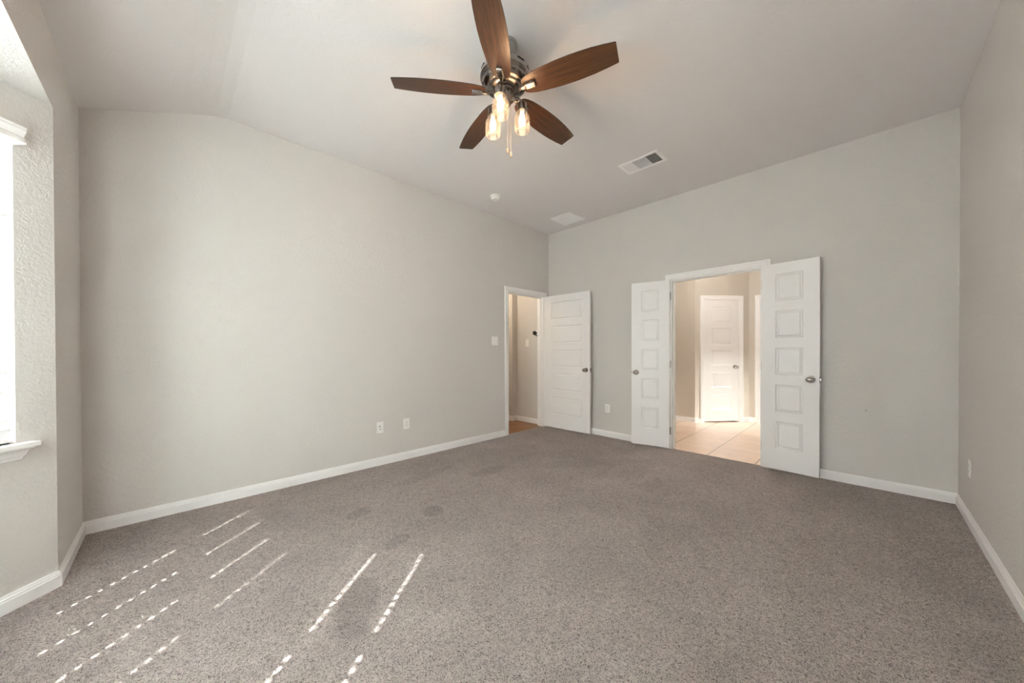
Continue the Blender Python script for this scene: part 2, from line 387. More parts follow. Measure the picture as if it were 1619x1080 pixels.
# ------------------------------------------------------------------ door casings
CT = 0.017
CPROF = [(0, 0), (0.004, CT * .55), (0.014, CT * .75), (0.018, CT * .62), (0.040, CT * .80), (0.046, CT), (CW - 0.006, CT), (CW, CT - 0.004), (CW, 0)]
def frame_trim(name, o, d, nrm, u0, u1, z1, depth, jamb_side=1, stop=True, label=None, back=True):
    """casing round an opening u0..u1 up to z1 on the wall through o along d, nrm points into the room"""
    o = Vector((o[0], o[1], 0)); d = Vector((d[0], d[1], 0)).normalized(); nrm = Vector((nrm[0], nrm[1], 0)).normalized(); Z = Vector((0, 0, 1))
    bm = bmesh.new()
    for base, ns in ((o, nrm),) + (((o - nrm * depth, -nrm),) if back else ()):
        prism(bm, CPROF, base + d * u0, base + d * u0 + Z * z1, -d, ns, None, lambda u, v: u)
        prism(bm, CPROF, base + d * u1, base + d * u1 + Z * z1, d, ns, None, lambda u, v: u)
        prism(bm, CPROF, base + d * u0 + Z * z1, base + d * u1 + Z * z1, Z, ns, lambda u, v: -u, lambda u, v: u)
    mt = Matrix((d, -nrm, Z)).transposed().to_4x4(); mt.translation = o
    jt = 0.012
    box(bm, u0 - 0.002, -0.002, 0, u0 + jt, depth + 0.002, z1, mt); box(bm, u1 - jt, -0.002, 0, u1 + 0.002, depth + 0.002, z1, mt)
    box(bm, u0 + jt, -0.002, z1 - jt, u1 - jt, depth + 0.002, z1 + 0.002, mt)
    if stop:
        s0, s1 = 0.045, 0.078
        box(bm, u0 + jt, s0, 0, u0 + jt + 0.011, s1, z1 - jt, mt); box(bm, u1 - jt - 0.011, s0, 0, u1 - jt, s1, z1 - jt, mt)
        box(bm, u0 + jt + 0.011, s0, z1 - jt - 0.011, u1 - jt - 0.011, s1, z1 - jt, mt)
    return link(name, bm, M['white'], kind='structure', bevel=0.0012, label=label)
frame_trim('trim_1', (0, YA), (1, 0), (0, -1), DA0, DA1, DTOP - 0.005, TH, label='white casing round the bathroom doorway')
frame_trim('trim_2', (XB, 0), (0, 1), (-1, 0), DB0, DB1, DTOP - 0.005, TH, label='white casing round the double doorway')

# ------------------------------------------------------------------ door leaves
def leaf_bm(W, Hh, T, stile, top=0.103, ph=0.262, gap=0.098, n=5):
    """slab in local x 0..W, z 0..Hh, thickness y -T/2..T/2, moulded panels on both faces"""
    bm = bmesh.new()
    zb = [Hh]; z = Hh - top; pan = []
    for k in range(n): pan.append((z - ph, z)); z -= ph + gap
    zs = sorted({0, Hh, *[q for p in pan for q in p]}); xs = [0, stile, W - stile, W]
    for s in (-1, 1):
        y = s * T / 2; V = {}
        def v(x, zz):
            if (x, zz) not in V: V[(x, zz)] = bm.verts.new((x, y, zz))
            return V[(x, zz)]
        for i in range(3):
            for j in range(len(zs) - 1):
                if i == 1 and any(abs(zs[j] - p[0]) < 1e-6 for p in pan):
                    a0, a1, b0, b1 = xs[1], xs[2], zs[j], zs[j + 1]
                    prev = [v(a0, b0), v(a1, b0), v(a1, b1), v(a0, b1)]
                    for ins, dep in ((0.003, 0.006), (0.009, 0.009), (0.019, 0.009), (0.025, 0.0025), (0.030, 0.0015)):
                        yy = y - s * dep
                        cur = [bm.verts.new(q) for q in ((a0 + ins, yy, b0 + ins), (a1 - ins, yy, b0 + ins), (a1 - ins, yy, b1 - ins), (a0 + ins, yy, b1 - ins))]
                        for k in range(4): bm.faces.new([prev[k], prev[(k + 1) % 4], cur[(k + 1) % 4], cur[k]])
                        prev = cur
                    bm.faces.new(prev)
                else: bm.faces.new([v(xs[i], zs[j]), v(xs[i + 1], zs[j]), v(xs[i + 1], zs[j + 1]), v(xs[i], zs[j + 1])])
    t = T / 2
    for q in (((0, -t, 0), (0, t, 0), (0, t, Hh), (0, -t, Hh)), ((W, -t, 0), (W, t, 0), (W, t, Hh), (W, -t, Hh)), ((0, -t, 0), (W, -t, 0), (W, t, 0), (0, t, 0)), ((0, -t, Hh), (W, -t, Hh), (W, t, Hh), (0, t, Hh))):
        bm.faces.new([bm.verts.new(p) for p in q])
    bmesh.ops.remove_doubles(bm, verts=bm.verts, dist=1e-5)
    return bm
def knob_bm(bm, x, z, ysign, T):
    """egg knob on a round rose, standing off the face along y"""
    mt = Matrix.Translation((x, ysign * T / 2, z)) @ Matrix.Rotation(-ysign * PI / 2, 4, 'X')
    lathe(bm, [(0.0325, 0), (0.0325, 0.004), (0.029, 0.009), (0.016, 0.012), (0.011, 0.016), (0.011, 0.028)], 32, mt)
    eg = Matrix.Diagonal((1.18, 0.92, 1, 1))
    lathe(bm, [(0.009, 0.026), (0.018, 0.031), (0.0265, 0.039), (0.0285, 0.048), (0.026, 0.057), (0.018, 0.064), (0.008, 0.067)], 32, mt @ eg)
def door_leaf(name, hinge, free, z0, Hh, stile, T=0.035, knobs=(1, -1), hinges=True, label=None, hinge_side=1, latch=True, kz=0.915):
    hinge = Vector(hinge); free = Vector(free); d = free - hinge; W = d.length
    root = link(name, leaf_bm(W, Hh, T, stile), M['door'], kind='structure', label=label)
    root.location = (hinge.x, hinge.y, z0); root.rotation_euler = (0, 0, math.atan2(d.y, d.x))
    for s in knobs:
        b2 = bmesh.new(); knob_bm(b2, W - 0.058, kz - z0, s, T)
        link('door_knob', b2, M['nickel'], root, smooth=True)
    if latch:
        b2 = bmesh.new(); box(b2, W - 0.0005, -0.0125, kz - z0 - 0.03, W + 0.0015, 0.0125, kz - z0 + 0.03); box(b2, W + 0.001, -0.007, kz - z0 - 0.009, W + 0.010, 0.007, kz - z0 + 0.009)
        link('latch_plate', b2, M['nickel'], root)
    if hinges:
        for hz in (0.20, 1.0, Hh - 0.19):
            b2 = bmesh.new(); s = hinge_side
            lathe(b2, [(0.0065, -0.045), (0.0065, 0.045)], 16, Matrix.Translation((-0.006, s * (T / 2 + 0.003), hz)))
            lathe(b2, [(0.004, 0.045), (0.0035, 0.052)], 12, Matrix.Translation((-0.006, s * (T / 2 + 0.003), hz)))
            box(b2, -0.0025, -T / 2 + 0.004, hz - 0.044, 0.0, T / 2, hz + 0.044)
            link('hinge', b2, M['nickel'], root)
    return root
LH = 2.012
door_leaf('door_1', (4.196, 3.528), (4.212, 2.722), 0.016, LH, 0.122, label='white five panel bathroom door standing open in the corner', hinge_side=1)
door_leaf('door_2', (4.284, 1.662), (4.180, 2.090), 0.018, LH, 0.117, label='narrow left leaf of the white double doors, folded back', hinge_side=-1)
door_leaf('door_3', (4.262, 0.745), (4.222, 0.302), 0.020, LH, 0.117, label='narrow right leaf of the white double doors, folded back', hinge_side=1)

# ------------------------------------------------------------------ windows and blinds
def window(name, fr, u0, u1, label):
    a, d, nrm = fr; root = empty(name, (a.x, a.y, 0), math.atan2(d.y, d.x), kind='structure', label=label)
    # local: x along the wall, y = +room side, z up (room is left of travel)
    f = bmesh.new(); y0, y1 = -0.115, -0.065; t = 0.045; z0, z1 = WIN_Z0, WIN_Z1; zm = 1.495
    box(f, u0, y0, z0, u0 + t, y1, z1); box(f, u1 - t, y0, z0, u1, y1, z1); box(f, u0 + t, y0, z1 - t, u1 - t, y1, z1); box(f, u0 + t, y0, z0, u1 - t, y1, z0 + t)
    box(f, u0 + t, y0 + 0.01, zm - 0.03, u1 - t, y1 - 0.005, zm + 0.03)
    link('window_frame', f, M['white'], root)
    for za, zb in ((z0 + t, zm - 0.03), (zm + 0.03, z1 - t)):
        g = bmesh.new(); box(g, u0 + t, -0.095, za, u1 - t, -0.091, zb); link('pane', g, M['pane'], root)
    return root
def window_stool(name, fr, u0, u1, label):
    a, d, nrm = fr
    bm = bmesh.new()
    box(bm, u0 + 0.001, -0.066, 0.740, u1 - 0.001, 0.002, 0.762); box(bm, u0 - 0.048, 0.0, 0.740, u1 + 0.048, 0.055, 0.762)
    # crown shaped apron under the stool, with mitred returns
    prof = [(0, 0.740), (0.040, 0.740), (0.040, 0.733), (0.030, 0.728), (0.024, 0.716), (0.022, 0.706), (0.014, 0.694), (0.012, 0.684), (0, 0.684)]
    prism(bm, prof, (u0 - 0.002, 0, 0), (u1 + 0.002, 0, 0), (0, 1, 0), (0, 0, 1), lambda u, v: -u * 0.9, lambda u, v: u * 0.9)
    o = link(name, bm, M['white'], kind='structure', bevel=0.002, label=label)
    o.location = (a.x, a.y, 0); o.rotation_euler = (0, 0, math.atan2(d.y, d.x)); return o
def slats_bm(u0, u1, cords, tilt=79, yc=-0.032):
    """slats turned shut with their room edge up; a slot at each ladder cord"""
    bm = bmesh.new(); P = 0.0445; w2 = 0.0255; th = 0.0028; ca, sa = math.cos(R(tilt)), math.sin(R(tilt))
    hu, hw = 0.0065, 0.0068; z = 0.806
    while z < 2.125:
        xs = [u0] + [q for c in cords for q in (c - hu, c + hu)] + [u1]
        def add(x0, x1, a0, a1):
            mt = Matrix.Translation((0, yc, z)) @ Matrix.Rotation(R(tilt), 4, 'X')
            box(bm, x0, a0, -th / 2, x1, a1, th / 2, mt)
        for i in range(0, len(xs) - 1, 2): add(xs[i], xs[i + 1], -w2, w2)
        for c in cords: add(c - hu, c + hu, -w2, -hw); add(c - hu, c + hu, hw, w2)
        z += P
    return bm
def blind(fr, u0, u1, cords, label, tilt=79, m="slat"):
    a, d, nrm = fr
    root = empty('window_blind', (a.x, a.y, 0.765), math.atan2(d.y, d.x), label=label, cat='window blind', group='closed blinds in the bay windows')
    def ch(name, bm, m, parent=None, **kw):
        o = link(name, bm, m, parent or root, **kw); 
        if parent is None: o.location = (0, 0, -0.765)
        return o
    ch('slats', slats_bm(u0 + 0.009, u1 - 0.006, cords, tilt, -0.019 if tilt < 70 else -0.032), M[m])
    b = bmesh.new(); box(b, u0 + 0.010, -0.057, 0.768, u1 - 0.006, -0.006, 0.784); ch('bottom_rail', b, M['white'], bevel=0.002)
    b = bmesh.new(); box(b, u0 + 0.008, -0.060, 2.140, u1 - 0.004, -0.006, WIN_Z1 - 0.003); ch('head_rail', b, M['white'])
    # crown valance hung in front of the head rail
    vp = [(0.000, 2.140), (0.060, 2.140), (0.062, 2.144), (0.056, 2.152), (0.050, 2.164), (0.049, 2.172), (0.055, 2.184), (0.062, 2.196), (0.060, 2.206), (0.064, 2.208), (0.064, 2.214), (0.0, 2.214), (0.0, 2.206), (0.044, 2.206), (0.044, 2.150), (0.0, 2.150)]
    b = bmesh.new(); prism(b, vp, (u0 - 0.004, 0, 0), (u1 + 0.004, 0, 0), (0, 1, 0), (0, 0, 1)); ch('valance', b, M['white'])
    for c in cords:
        b = bmesh.new()
        tube(b, [(c + 0.012, -0.012, 0.78), (c + 0.012, -0.012, 2.14)], 0.0009, 6); tube(b, [(c + 0.012, -0.054, 0.78), (c + 0.012, -0.054, 2.14)], 0.0009, 6)
        ch('ladder_cord', b, M['plate'])
    return root
window('window_1', BW1, *W1, label='angled bay window at the left edge'); window('window_2', BW2, *W2, label='wide centre bay window'); window('window_3', BW3, *W3, label='angled bay window on the near side')
window_stool('trim_3', BW1, *W1, label='white window stool with moulded apron at the left edge'); window_stool('trim_4', BW2, *W2, label='window stool of the centre bay window'); window_stool('trim_5', BW3, *W3, label='window stool of the near bay window')
blind(BW1, *W1, [W1[0] + 0.15, W1[1] - 0.15], 'white closed slatted blind with moulded valance over the angled window at the left edge', 67, 'slat_opaque')
blind(BW2, *W2, [E2.y - y for y in (1.935, 1.640, 1.345, 1.048)], 'wide white slatted blind shut over the centre window of the bay')
blind(BW3, *W3, [LS - 0.580, LS - 0.302], 'white slatted blind shut over the angled window nearest the right wall')

# ------------------------------------------------------------------ ceiling fan
AX, AY, ZB = 1.4595, 1.541, 2.75
fan = empty('ceiling_fan', (AX, AY, H), label='five-blade ceiling fan with brushed nickel motor, walnut blades and three lit jar shades', cat='ceiling fan')
def fch(name, bm, m, **kw):
    o = link(name, bm, m, kw.pop('parent', fan), **kw)
    return o
def zl(z): return z - H
def lp(pr): return [(r, zl(z)) for r, z in pr]
bm = bmesh.new(); lathe(bm, lp([(0.074, 3.030), (0.076, 3.022), (0.076, 3.012), (0.070, 3.008), (0.070, 2.995), (0.066, 2.975), (0.052, 2.958), (0.030, 2.950)])); fch('canopy', bm, M['fan_grey'], smooth=True)
bm = bmesh.new(); lathe(bm, lp([(0.020, 2.955), (0.020, 2.90)]), 24); lathe(bm, lp([(0.045, 2.925), (0.045, 2.905)]), 32); fch('downrod', bm, M['fan_grey'], smooth=True)
hp = [(0.035, 2.910), (0.085, 2.904), (0.118, 2.892), (0.138, 2.874), (0.146, 2.850), (0.148, 2.838)]
bm = bmesh.new(); lathe(bm, lp(hp)); housing = fch('motor_housing', bm, M['fan_grey'], smooth=True, label='pale grey upper motor dome')
hp2 = [(0.148, 2.8385), (0.1505, 2.836), (0.1505, 2.828), (0.147, 2.826), (0.147, 2.820), (0.144, 2.818), (0.144, 2.812), (0.140, 2.810), (0.138, 2.800), (0.130, 2.788), (0.112, 2.780), (0.098, 2.778), (0.096, 2.770), (0.088, 2.766), (0.072, 2.764), (0.060, 2.764)]
bm = bmesh.new(); lathe(bm, lp(hp2)); rings = fch('motor_ring', bm, M['fan_nickel'], smooth=True, label='shiny stepped nickel ring')
for k in range(10):                                            # cooling slots
    a = 2 * PI * k / 10 + 0.25
    bm = bmesh.new(); mt = Matrix.Rotation(a, 4, 'Z') @ Matrix.Translation((0.1415, 0, zl(2.864))) @ Matrix.Rotation(R(12), 4, 'Y')
    box(bm, -0.004, -0.022, -0.006, 0.0022, 0.022, 0.006, mt); fch('cooling_slot', bm, M['dark'], parent=housing, bevel=0.002)
    bm = bmesh.new(); mt = Matrix.Rotation(a + 0.3, 4, 'Z') @ Matrix.Translation((0.134, 0, zl(2.794))) @ Matrix.Rotation(R(42), 4, 'Y')
    box(bm, -0.004, -0.014, -0.005, 0.0014, 0.014, 0.005, mt); fch('cooling_slot', bm, M['dark'], parent=rings, bevel=0.002)
OUT = [(0.118, 0.026), (0.121, 0.034), (0.130, 0.044), (0.150, 0.053), (0.19, 0.063), (0.24, 0.069), (0.28, 0.0725), (0.34, 0.0765), (0.41, 0.0778), (0.47, 0.0760), (0.53, 0.0725), (0.60, 0.0645), (0.655, 0.056), (0.660, 0.053)]
def blade_bm():
    bm = bmesh.new(); T = 0.0055
    A = []
    for r, h in OUT: A.append((r, h))
    pts = [(r, h) for r, h in OUT] + [(r, -h) for r, h in reversed(OUT)]
    n = len(OUT); lo = [bm.verts.new((r, h, -T)) for r, h in pts]; hi = [bm.verts.new((r, h, 0)) for r, h in pts]; N = len(pts)
    for vs, rev in ((lo, 0), (hi, 1)):
        for i in range(n - 1):
            f = [vs[i], vs[i + 1], vs[N - 2 - i], vs[N - 1 - i]]; bm.faces.new(f if rev else f[::-1])
    for k in range(N):
        f = bm.faces.new([lo[k], lo[(k + 1) % N], hi[(k + 1) % N], hi[k]]); f.material_index = 1
    return bm
def bracket_bm():
    """cast iron: pad under the blade root and a neck curving in to the flywheel"""
    bm = bmesh.new()
    vs = box(bm, 0.135, -0.020, -0.020, 0.200, 0.020, -0.0055); 
    for v in vs:
        if v.co.z < -0.01: v.co.y *= 0.86; v.co.x = 0.1675 + (v.co.x - 0.1675) * 0.9
    prev = None
    for x, z, hw, ht in ((0.142, -0.013, 0.017, 0.006), (0.128, -0.016, 0.012, 0.0055), (0.112, -0.017, 0.009, 0.005), (0.095, -0.011, 0.010, 0.005), (0.080, 0.002, 0.014, 0.005), (0.066, 0.012, 0.020, 0.005)):
        cur = [bm.verts.new(q) for q in ((x, -hw, z - ht), (x, hw, z - ht), (x, hw * .8, z + ht), (x, -hw * .8, z + ht))]
        if prev:
            for k in range(4): bm.faces.new([prev[k], prev[(k + 1) % 4], cur[(k + 1) % 4], cur[k]])
        else: bm.faces.new(cur)
        prev = cur
    bm.faces.new(prev)
    return bm
blade0 = brk0 = None
for a in (290, 218, 142.5, 74, 2):
    if blade0 is None:
        b = link('blade', blade_bm(), None, fan, mats=[M['walnut'], M['edge']]); k = link('blade_bracket', bracket_bm(), M['fan_nickel'], b, bevel=0.004)
        blade0, brk0 = b, k
    else:
        b = blade0.copy(); COL.objects.link(b); b.parent = fan; k = brk0.copy(); COL.objects.link(k); k.parent = b
    b.location = (0, 0, zl(ZB)); b.rotation_euler = (R(-12), 0, R(a))
bm = bmesh.new(); lathe(bm, lp([(0.050, 2.766), (0.056, 2.762), (0.056, 2.752), (0.053, 2.748), (0.053, 2.716), (0.056, 2.712), (0.056, 2.706), (0.048, 2.698), (0.040, 2.690)]), 40)
sh = fch('switch_housing', bm, M['fan_nickel'], smooth=True)
bm = bmesh.new(); lathe(bm, lp([(0.040, 2.691), (0.034, 2.676), (0.022, 2.664), (0.012, 2.658), (0.010, 2.652), (0.007, 2.648), (0.002, 2.645)]), 32); fch('finial', bm, M['fan_nickel'], smooth=True)
bm = bmesh.new(); lathe(bm, [(0.0075, -0.001), (0.0075, 0.001)], 16, Matrix.Rotation(R(-115), 4, 'Z') @ Matrix.Translation((0.054, 0, zl(2.732))) @ Matrix.Rotation(PI / 2, 4, 'Y')); fch('cooling_slot', bm, M['dark'], parent=sh)
RJ = 0.108
for a in (-148, 92, -28):
    c, s = math.cos(R(a)), math.sin(R(a)); X, Y = RJ * c, RJ * s
    bm = bmesh.new(); pts = [(0.045, 2.716), (0.062, 2.722), (0.085, 2.724), (0.100, 2.716), (RJ, 2.700)]
    tube(bm, [(r * c, r * s, zl(z)) for r, z in pts], [0.012, 0.011, 0.010, 0.010, 0.010], 12); fch('light_arm', bm, M['fan_nickel'], smooth=True)
    bm = bmesh.new(); lathe(bm, lp([(0.014, 2.706), (0.026, 2.703), (0.030, 2.698), (0.030, 2.664), (0.034, 2.660), (0.034, 2.652)]), 32, Matrix.Translation((X, Y, 0))); fch('lamp_socket', bm, M['fan_nickel'], smooth=True)
    bm = bmesh.new(); outp = [(0.029, 2.660), (0.029, 2.650), (0.032, 2.648), (0.032, 2.645), (0.029, 2.643), (0.034, 2.636), (0.044, 2.626), (0.0475, 2.614), (0.0475, 2.548), (0.045, 2.533), (0.038, 2.527)]
    inn = [(r - 0.003, z) for r, z in reversed(outp)]; inn[0] = (0.033, 2.529)
    lathe(bm, lp(outp + inn), 40, Matrix.Translation((X, Y, 0)), caps=False)
    jar = fch('jar_shade', bm, M['jar'], smooth=True, label='lit clear jar-shaped glass shade')
    bm = bmesh.new(); lathe(bm, lp([(0.012, 2.655), (0.013, 2.640), (0.016, 2.625), (0.020, 2.605), (0.021, 2.592), (0.018, 2.576), (0.010, 2.566), (0.003, 2.563)]), 24, Matrix.Translation((X, Y, 0)))
    fch('bulb', bm, M['bulb'], parent=jar, smooth=True)
    pl = point_light('jar_lamp', (AX + X, AY + Y, 2.550), 1.9, (1.0, 0.62, 0.34), 0.012)
for (px, py), zb, nm in (((0.020 * 0.714 + 0.025, -0.02 * 0.7 + 0.035), 2.438, 'a'), ((0.045 * 0.714 + 0.02, -0.045 * 0.7 + 0.036), 2.412, 'b')):
    bm = bmesh.new(); tube(bm, [(px * .9, py * .9, zl(2.70)), (px, py, zl(2.688)), (px, py, zl(zb))], 0.0011, 6)
    pc = fch('pull_chain', bm, M['brass'])
    bm = bmesh.new(); lathe(bm, lp([(0.002, zb + 0.001), (0.004, zb - 0.004), (0.0065, zb - 0.014), (0.0065, zb - 0.026), (0.005, zb - 0.031)]), 16, Matrix.Translation((px, py, 0)))
    fch('chain_fob', bm, M['fob'], parent=pc, smooth=True)

# ------------------------------------------------------------------ things on the ceiling
sm = empty('smoke_detector', (2.775, 3.105, H), label='small round white smoke detector on the ceiling beyond the fan', cat='smoke detector')
bm = bmesh.new(); lathe(bm, [(0.060, 0), (0.060, -0.010), (0.056, -0.014)], 40); link('base_plate', bm, M['plate'], sm, smooth=True)
bm = bmesh.new(); lathe(bm, [(0.049, -0.012), (0.049, -0.018), (0.052, -0.020), (0.050, -0.034), (0.040, -0.046), (0.022, -0.050), (0.003, -0.050)], 40); link('sensor_dome', bm, M['plate'], sm, smooth=True)
bm = bmesh.new(); lathe(bm, [(0.010, -0.0495), (0.009, -0.0525), (0.002, -0.053)], 20, Matrix.Translation((-0.012, 0.012, 0))); link('test_button', bm, M['vent'], sm, smooth=True)

vx0, vx1, vy0, vy1 = 3.200, 3.441, 1.355, 1.750
vt = empty('air_vent', ((vx0 + vx1) / 2, (vy0 + vy1) / 2, H), label='rectangular white ceiling supply vent with three louvre sections', cat='air vent')
hx, hy = (vx1 - vx0) / 2, (vy1 - vy0) / 2
bm = bmesh.new(); bw = 0.030
for q in ((-hx, -hy, hx, -hy + bw), (-hx, hy - bw, hx, hy), (-hx, -hy + bw, -hx + bw, hy - bw), (hx - bw, -hy + bw, hx, hy - bw)): box(bm, q[0], q[1], -0.008, q[2], q[3], 0)
for yy in (-0.062, 0.070): box(bm, -hx + bw, yy - 0.004, -0.007, hx - bw, yy + 0.004, 0)
link('frame', bm, M['vent'], vt, bevel=0.003)
bm = bmesh.new(); box(bm, -hx + 0.01, -hy + 0.01, -0.0010, hx - 0.01, hy - 0.01, -0.0002); link('duct_opening', bm, M['gap'], vt)
def louvres(n, along_x, a0, a1, c0, c1, tilt, wd):
    b = bmesh.new()
    for k in range(n):
        t = a0 + (a1 - a0) * (k + 0.5) / n
        if along_x: mt = Matrix.Translation((0, t, -0.0045)) @ Matrix.Rotation(R(tilt), 4, 'X'); box(b, c0, -wd / 2, -0.0005, c1, wd / 2, 0.0005, mt)
        else: mt = Matrix.Translation((t, 0, -0.0045)) @ Matrix.Rotation(R(tilt), 4, 'Y'); box(b, -wd / 2, c0, -0.0005, wd / 2, c1, 0.0005, mt)
    return b
link('louvre_bank', louvres(9, True, 0.074, hy - bw, -hx + bw, hx - bw, -35, 0.0085), M['vent'], vt)
link('louvre_bank', louvres(7, True, -hy + bw, -0.066, -hx + bw, hx - bw, 40, 0.0075), M['vent'], vt)
link('louvre_bank', louvres(26, False, -hx + bw, hx - bw, -0.058, 0.066, -48, 0.0068), M['vent'], vt, label='fine grey centre louvres')
gx0, gx1, gy0, gy1 = 3.785, 4.146, 2.751, 3.105
gr = empty('return_grille', ((gx0 + gx1) / 2, (gy0 + gy1) / 2, H), label='square white ceiling return grille in two halves near the room corner', cat='air vent')
hx, hy = (gx1 - gx0) / 2, (gy1 - gy0) / 2; bm = bmesh.new(); bw = 0.032
for q in ((-hx, -hy, hx, -hy + bw), (-hx, hy - bw, hx, hy), (-hx, -hy + bw, -hx + bw, hy - bw), (hx - bw, -hy + bw, hx, hy - bw), (-hx + bw, -0.004, hx - bw, 0.004)): box(bm, q[0], q[1], -0.008, q[2], q[3], 0)
link('frame', bm, M['vent'], gr, bevel=0.003)
for c0, c1 in ((-hy + bw, -0.004), (0.004, hy - bw)):
    link('louvre_bank', louvres(24, False, -hx + bw, hx - bw, c0, c1, 20, 0.0128), M['vent'], gr)

# ------------------------------------------------------------------ plates on the walls (local x along wall, y out of the wall, z up)
def screw(bm, x, z, y=0.006): lathe(bm, [(0.003, 0), (0.003, 0.0008)], 10, Matrix.Translation((x, y, z)) @ Matrix.Rotation(-PI / 2, 4, 'X'))
def plate_root(name, loc, nrm, w_, h_, label, cat, group=None):
    root = empty(name, loc, math.atan2(nrm[1], nrm[0]) - PI / 2, label=label, cat=cat, group=group)
    b = bmesh.new(); box(b, -w_ / 2, 0, -h_ / 2, w_ / 2, 0.006, h_ / 2); link('cover_plate', b, M['plate'], root, bevel=0.003); return root
def outlet(loc, nrm, label):
    r = plate_root('wall_outlet', loc, nrm, 0.072, 0.118, label, 'power outlet', 'duplex outlets low on the bedroom walls')
    for s in (-1, 1):
        b = bmesh.new(); lathe(b, [(0.0175, 0), (0.0170, 0.0032)], 28, Matrix.Translation((0, 0.005, s * 0.0195)) @ Matrix.Rotation(-PI / 2, 4, 'X') @ Matrix.Diagonal((1, 0.86, 1, 1)))
        soc = link('socket_face', b, M['plate'], r, smooth=True)
        b = bmesh.new()
        for x in (-0.0063, 0.0063): box(b, x - 0.0013, 0.008, s * 0.0195 - 0.001, x + 0.0013, 0.0086, s * 0.0195 + 0.007)
        lathe(b, [(0.0026, 0), (0.0026, 0.0006)], 10, Matrix.Translation((0, 0.008, s * 0.0195 - 0.007)) @ Matrix.Rotation(-PI / 2, 4, 'X'))
        link('slots', b, M['dark'], soc)
    b = bmesh.new(); screw(b, 0, 0); link('screw', b, M['nickel'], r)
    return r
def cable_plate(loc, nrm, label):
    r = plate_root('cable_plate', loc, nrm, 0.072, 0.118, label, 'cable outlet')
    b = bmesh.new(); box(b, -0.0165, 0.005, -0.033, 0.0165, 0.0075, 0.033); link('insert', b, M['plate'], r, bevel=0.001)
    b = bmesh.new(); lathe(b, [(0.0062, 0.0), (0.0062, 0.002)], 16, Matrix.Translation((0.003, 0.0072, 0.012)) @ Matrix.Rotation(-PI / 2, 4, 'X')); link('cable_hole', b, M['dark'], r)
    b = bmesh.new(); lathe(b, [(0.005, 0.0), (0.005, 0.006), (0.003, 0.007)], 12, Matrix.Translation((0.0, 0.0072, -0.016)) @ Matrix.Rotation(-PI / 2, 4, 'X')); link('coax_jack', b, M['nickel'], r)
    return r
def switch(loc, nrm, gangs, label):
    r = plate_root('light_switch', loc, nrm, 0.072 if gangs == 1 else 0.117, 0.118, label, 'light switch', 'light switches at the bathroom doorway')
    for k in range(gangs):
        x = (k - (gangs - 1) / 2) * 0.046
        b = bmesh.new(); vs = box(b, x - 0.0165, 0.005, -0.033, x + 0.0165, 0.0085, 0.033)
        for v in vs:
            if v.co.y > 0.008 and v.co.z > 0: v.co.y -= 0.002
        link('rocker', b, M['plate'], r, bevel=0.0008)
    return r
cable_plate((1.557, YA, 0.392), (0, -1), 'white cable plate with one black hole, left of the pair low on the left wall')
outlet((1.855, YA, 0.388), (0, -1), 'white duplex outlet, right of the pair low on the left wall')
outlet((XB, 2.507, 0.390), (-1, 0), 'white duplex outlet on the back wall between the open corner door and the double doors')
outlet((3.852, YC, 0.380), (0, 1), 'white duplex outlet seen edge-on low on the right wall')
switch((3.158, YA, 1.325), (0, -1), 2, 'white two-gang switch on the left wall beside the bathroom doorway')
bm = bmesh.new(); lathe(bm, [(0.004, 0), (0.004, 0.004), (0.002, 0.005)], 10, Matrix.Rotation(-PI / 2, 4, 'Y'))
o = link('wall_screw', bm, M['nickel'], label='tiny leftover screw in the back wall right of the double doors', cat='screw'); o.location = (XB, 0.005, 0.66)

# ------------------------------------------------------------------ bathroom passage behind the left wall
BX, BX2, BJ = 4.255, 4.150, 4.222
slab('floor_bathroom', [(2.7, YA + 0.03), (4.4, YA + 0.03), (4.4, 5.4), (2.7, 5.4)], -0.06, -0.004, M['plank'], 'brown plank floor beyond the left doorway')
wall('wall_bathroom_right', (BX, YA + TH), (BX, BJ), (1, 0), 0.10, 0, 2.60, label='bathroom side wall beyond the doorway')
wall('wall_bathroom_corner', (BX + 0.1, BJ), (BX2, BJ), (0, 1), 0.10, 0, 2.60)
wall('wall_bathroom_far', (BX2, BJ + 0.1), (BX2, 5.3), (1, 0), 0.10, 0, 2.60)
wall('wall_bathroom_back', (BX + 0.1, 5.3), (2.7, 5.3), (0, 1), 0.10, 0, 2.60)
wall('wall_bathroom_left', (2.8, 5.3), (2.8, YA + TH), (-1, 0), 0.10, 0, 2.60)
slab('ceiling_bathroom', [(2.7, YA + TH), (4.4, YA + TH), (4.4, 5.45), (2.7, 5.45)], 2.60, 2.68, M['ceiling'])
base_run([(BX, YA + TH), (BX, BJ), (BX2, BJ), (BX2, 5.3)], ['baseboard_bathroom', 'baseboard_bathroom_corner', 'baseboard_bathroom_far'])
switch((BX, 3.970, 1.320), (-1, 0), 1, 'white single switch on the bathroom wall seen through the open doorway')
hk = empty('wall_hook', (BX, 3.770, 1.478), PI / 2, label='black knob-shaped hook with a short tail on a white plate inside the bathroom doorway', cat='hook')
b = bmesh.new(); lathe(b, [(0.047, 0), (0.045, 0.005)], 28, Matrix.Rotation(-PI / 2, 4, 'X')); link('cover_plate', b, M['plate'], hk, smooth=True)
b = bmesh.new(); lathe(b, [(0.020, 0.004), (0.020, 0.030), (0.033, 0.036), (0.034, 0.050), (0.028, 0.060), (0.010, 0.064)], 28, Matrix.Rotation(-PI / 2, 4, 'X')); link('knob', b, M['black'], hk, smooth=True)
b = bmesh.new(); tube(b, [(0, 0.045, -0.020), (-0.025, 0.050, -0.036), (-0.045, 0.052, -0.037), (-0.065, 0.052, -0.050)], [0.012, 0.010, 0.008, 0.009], 10); link('tail', b, M['black'], hk, smooth=True)
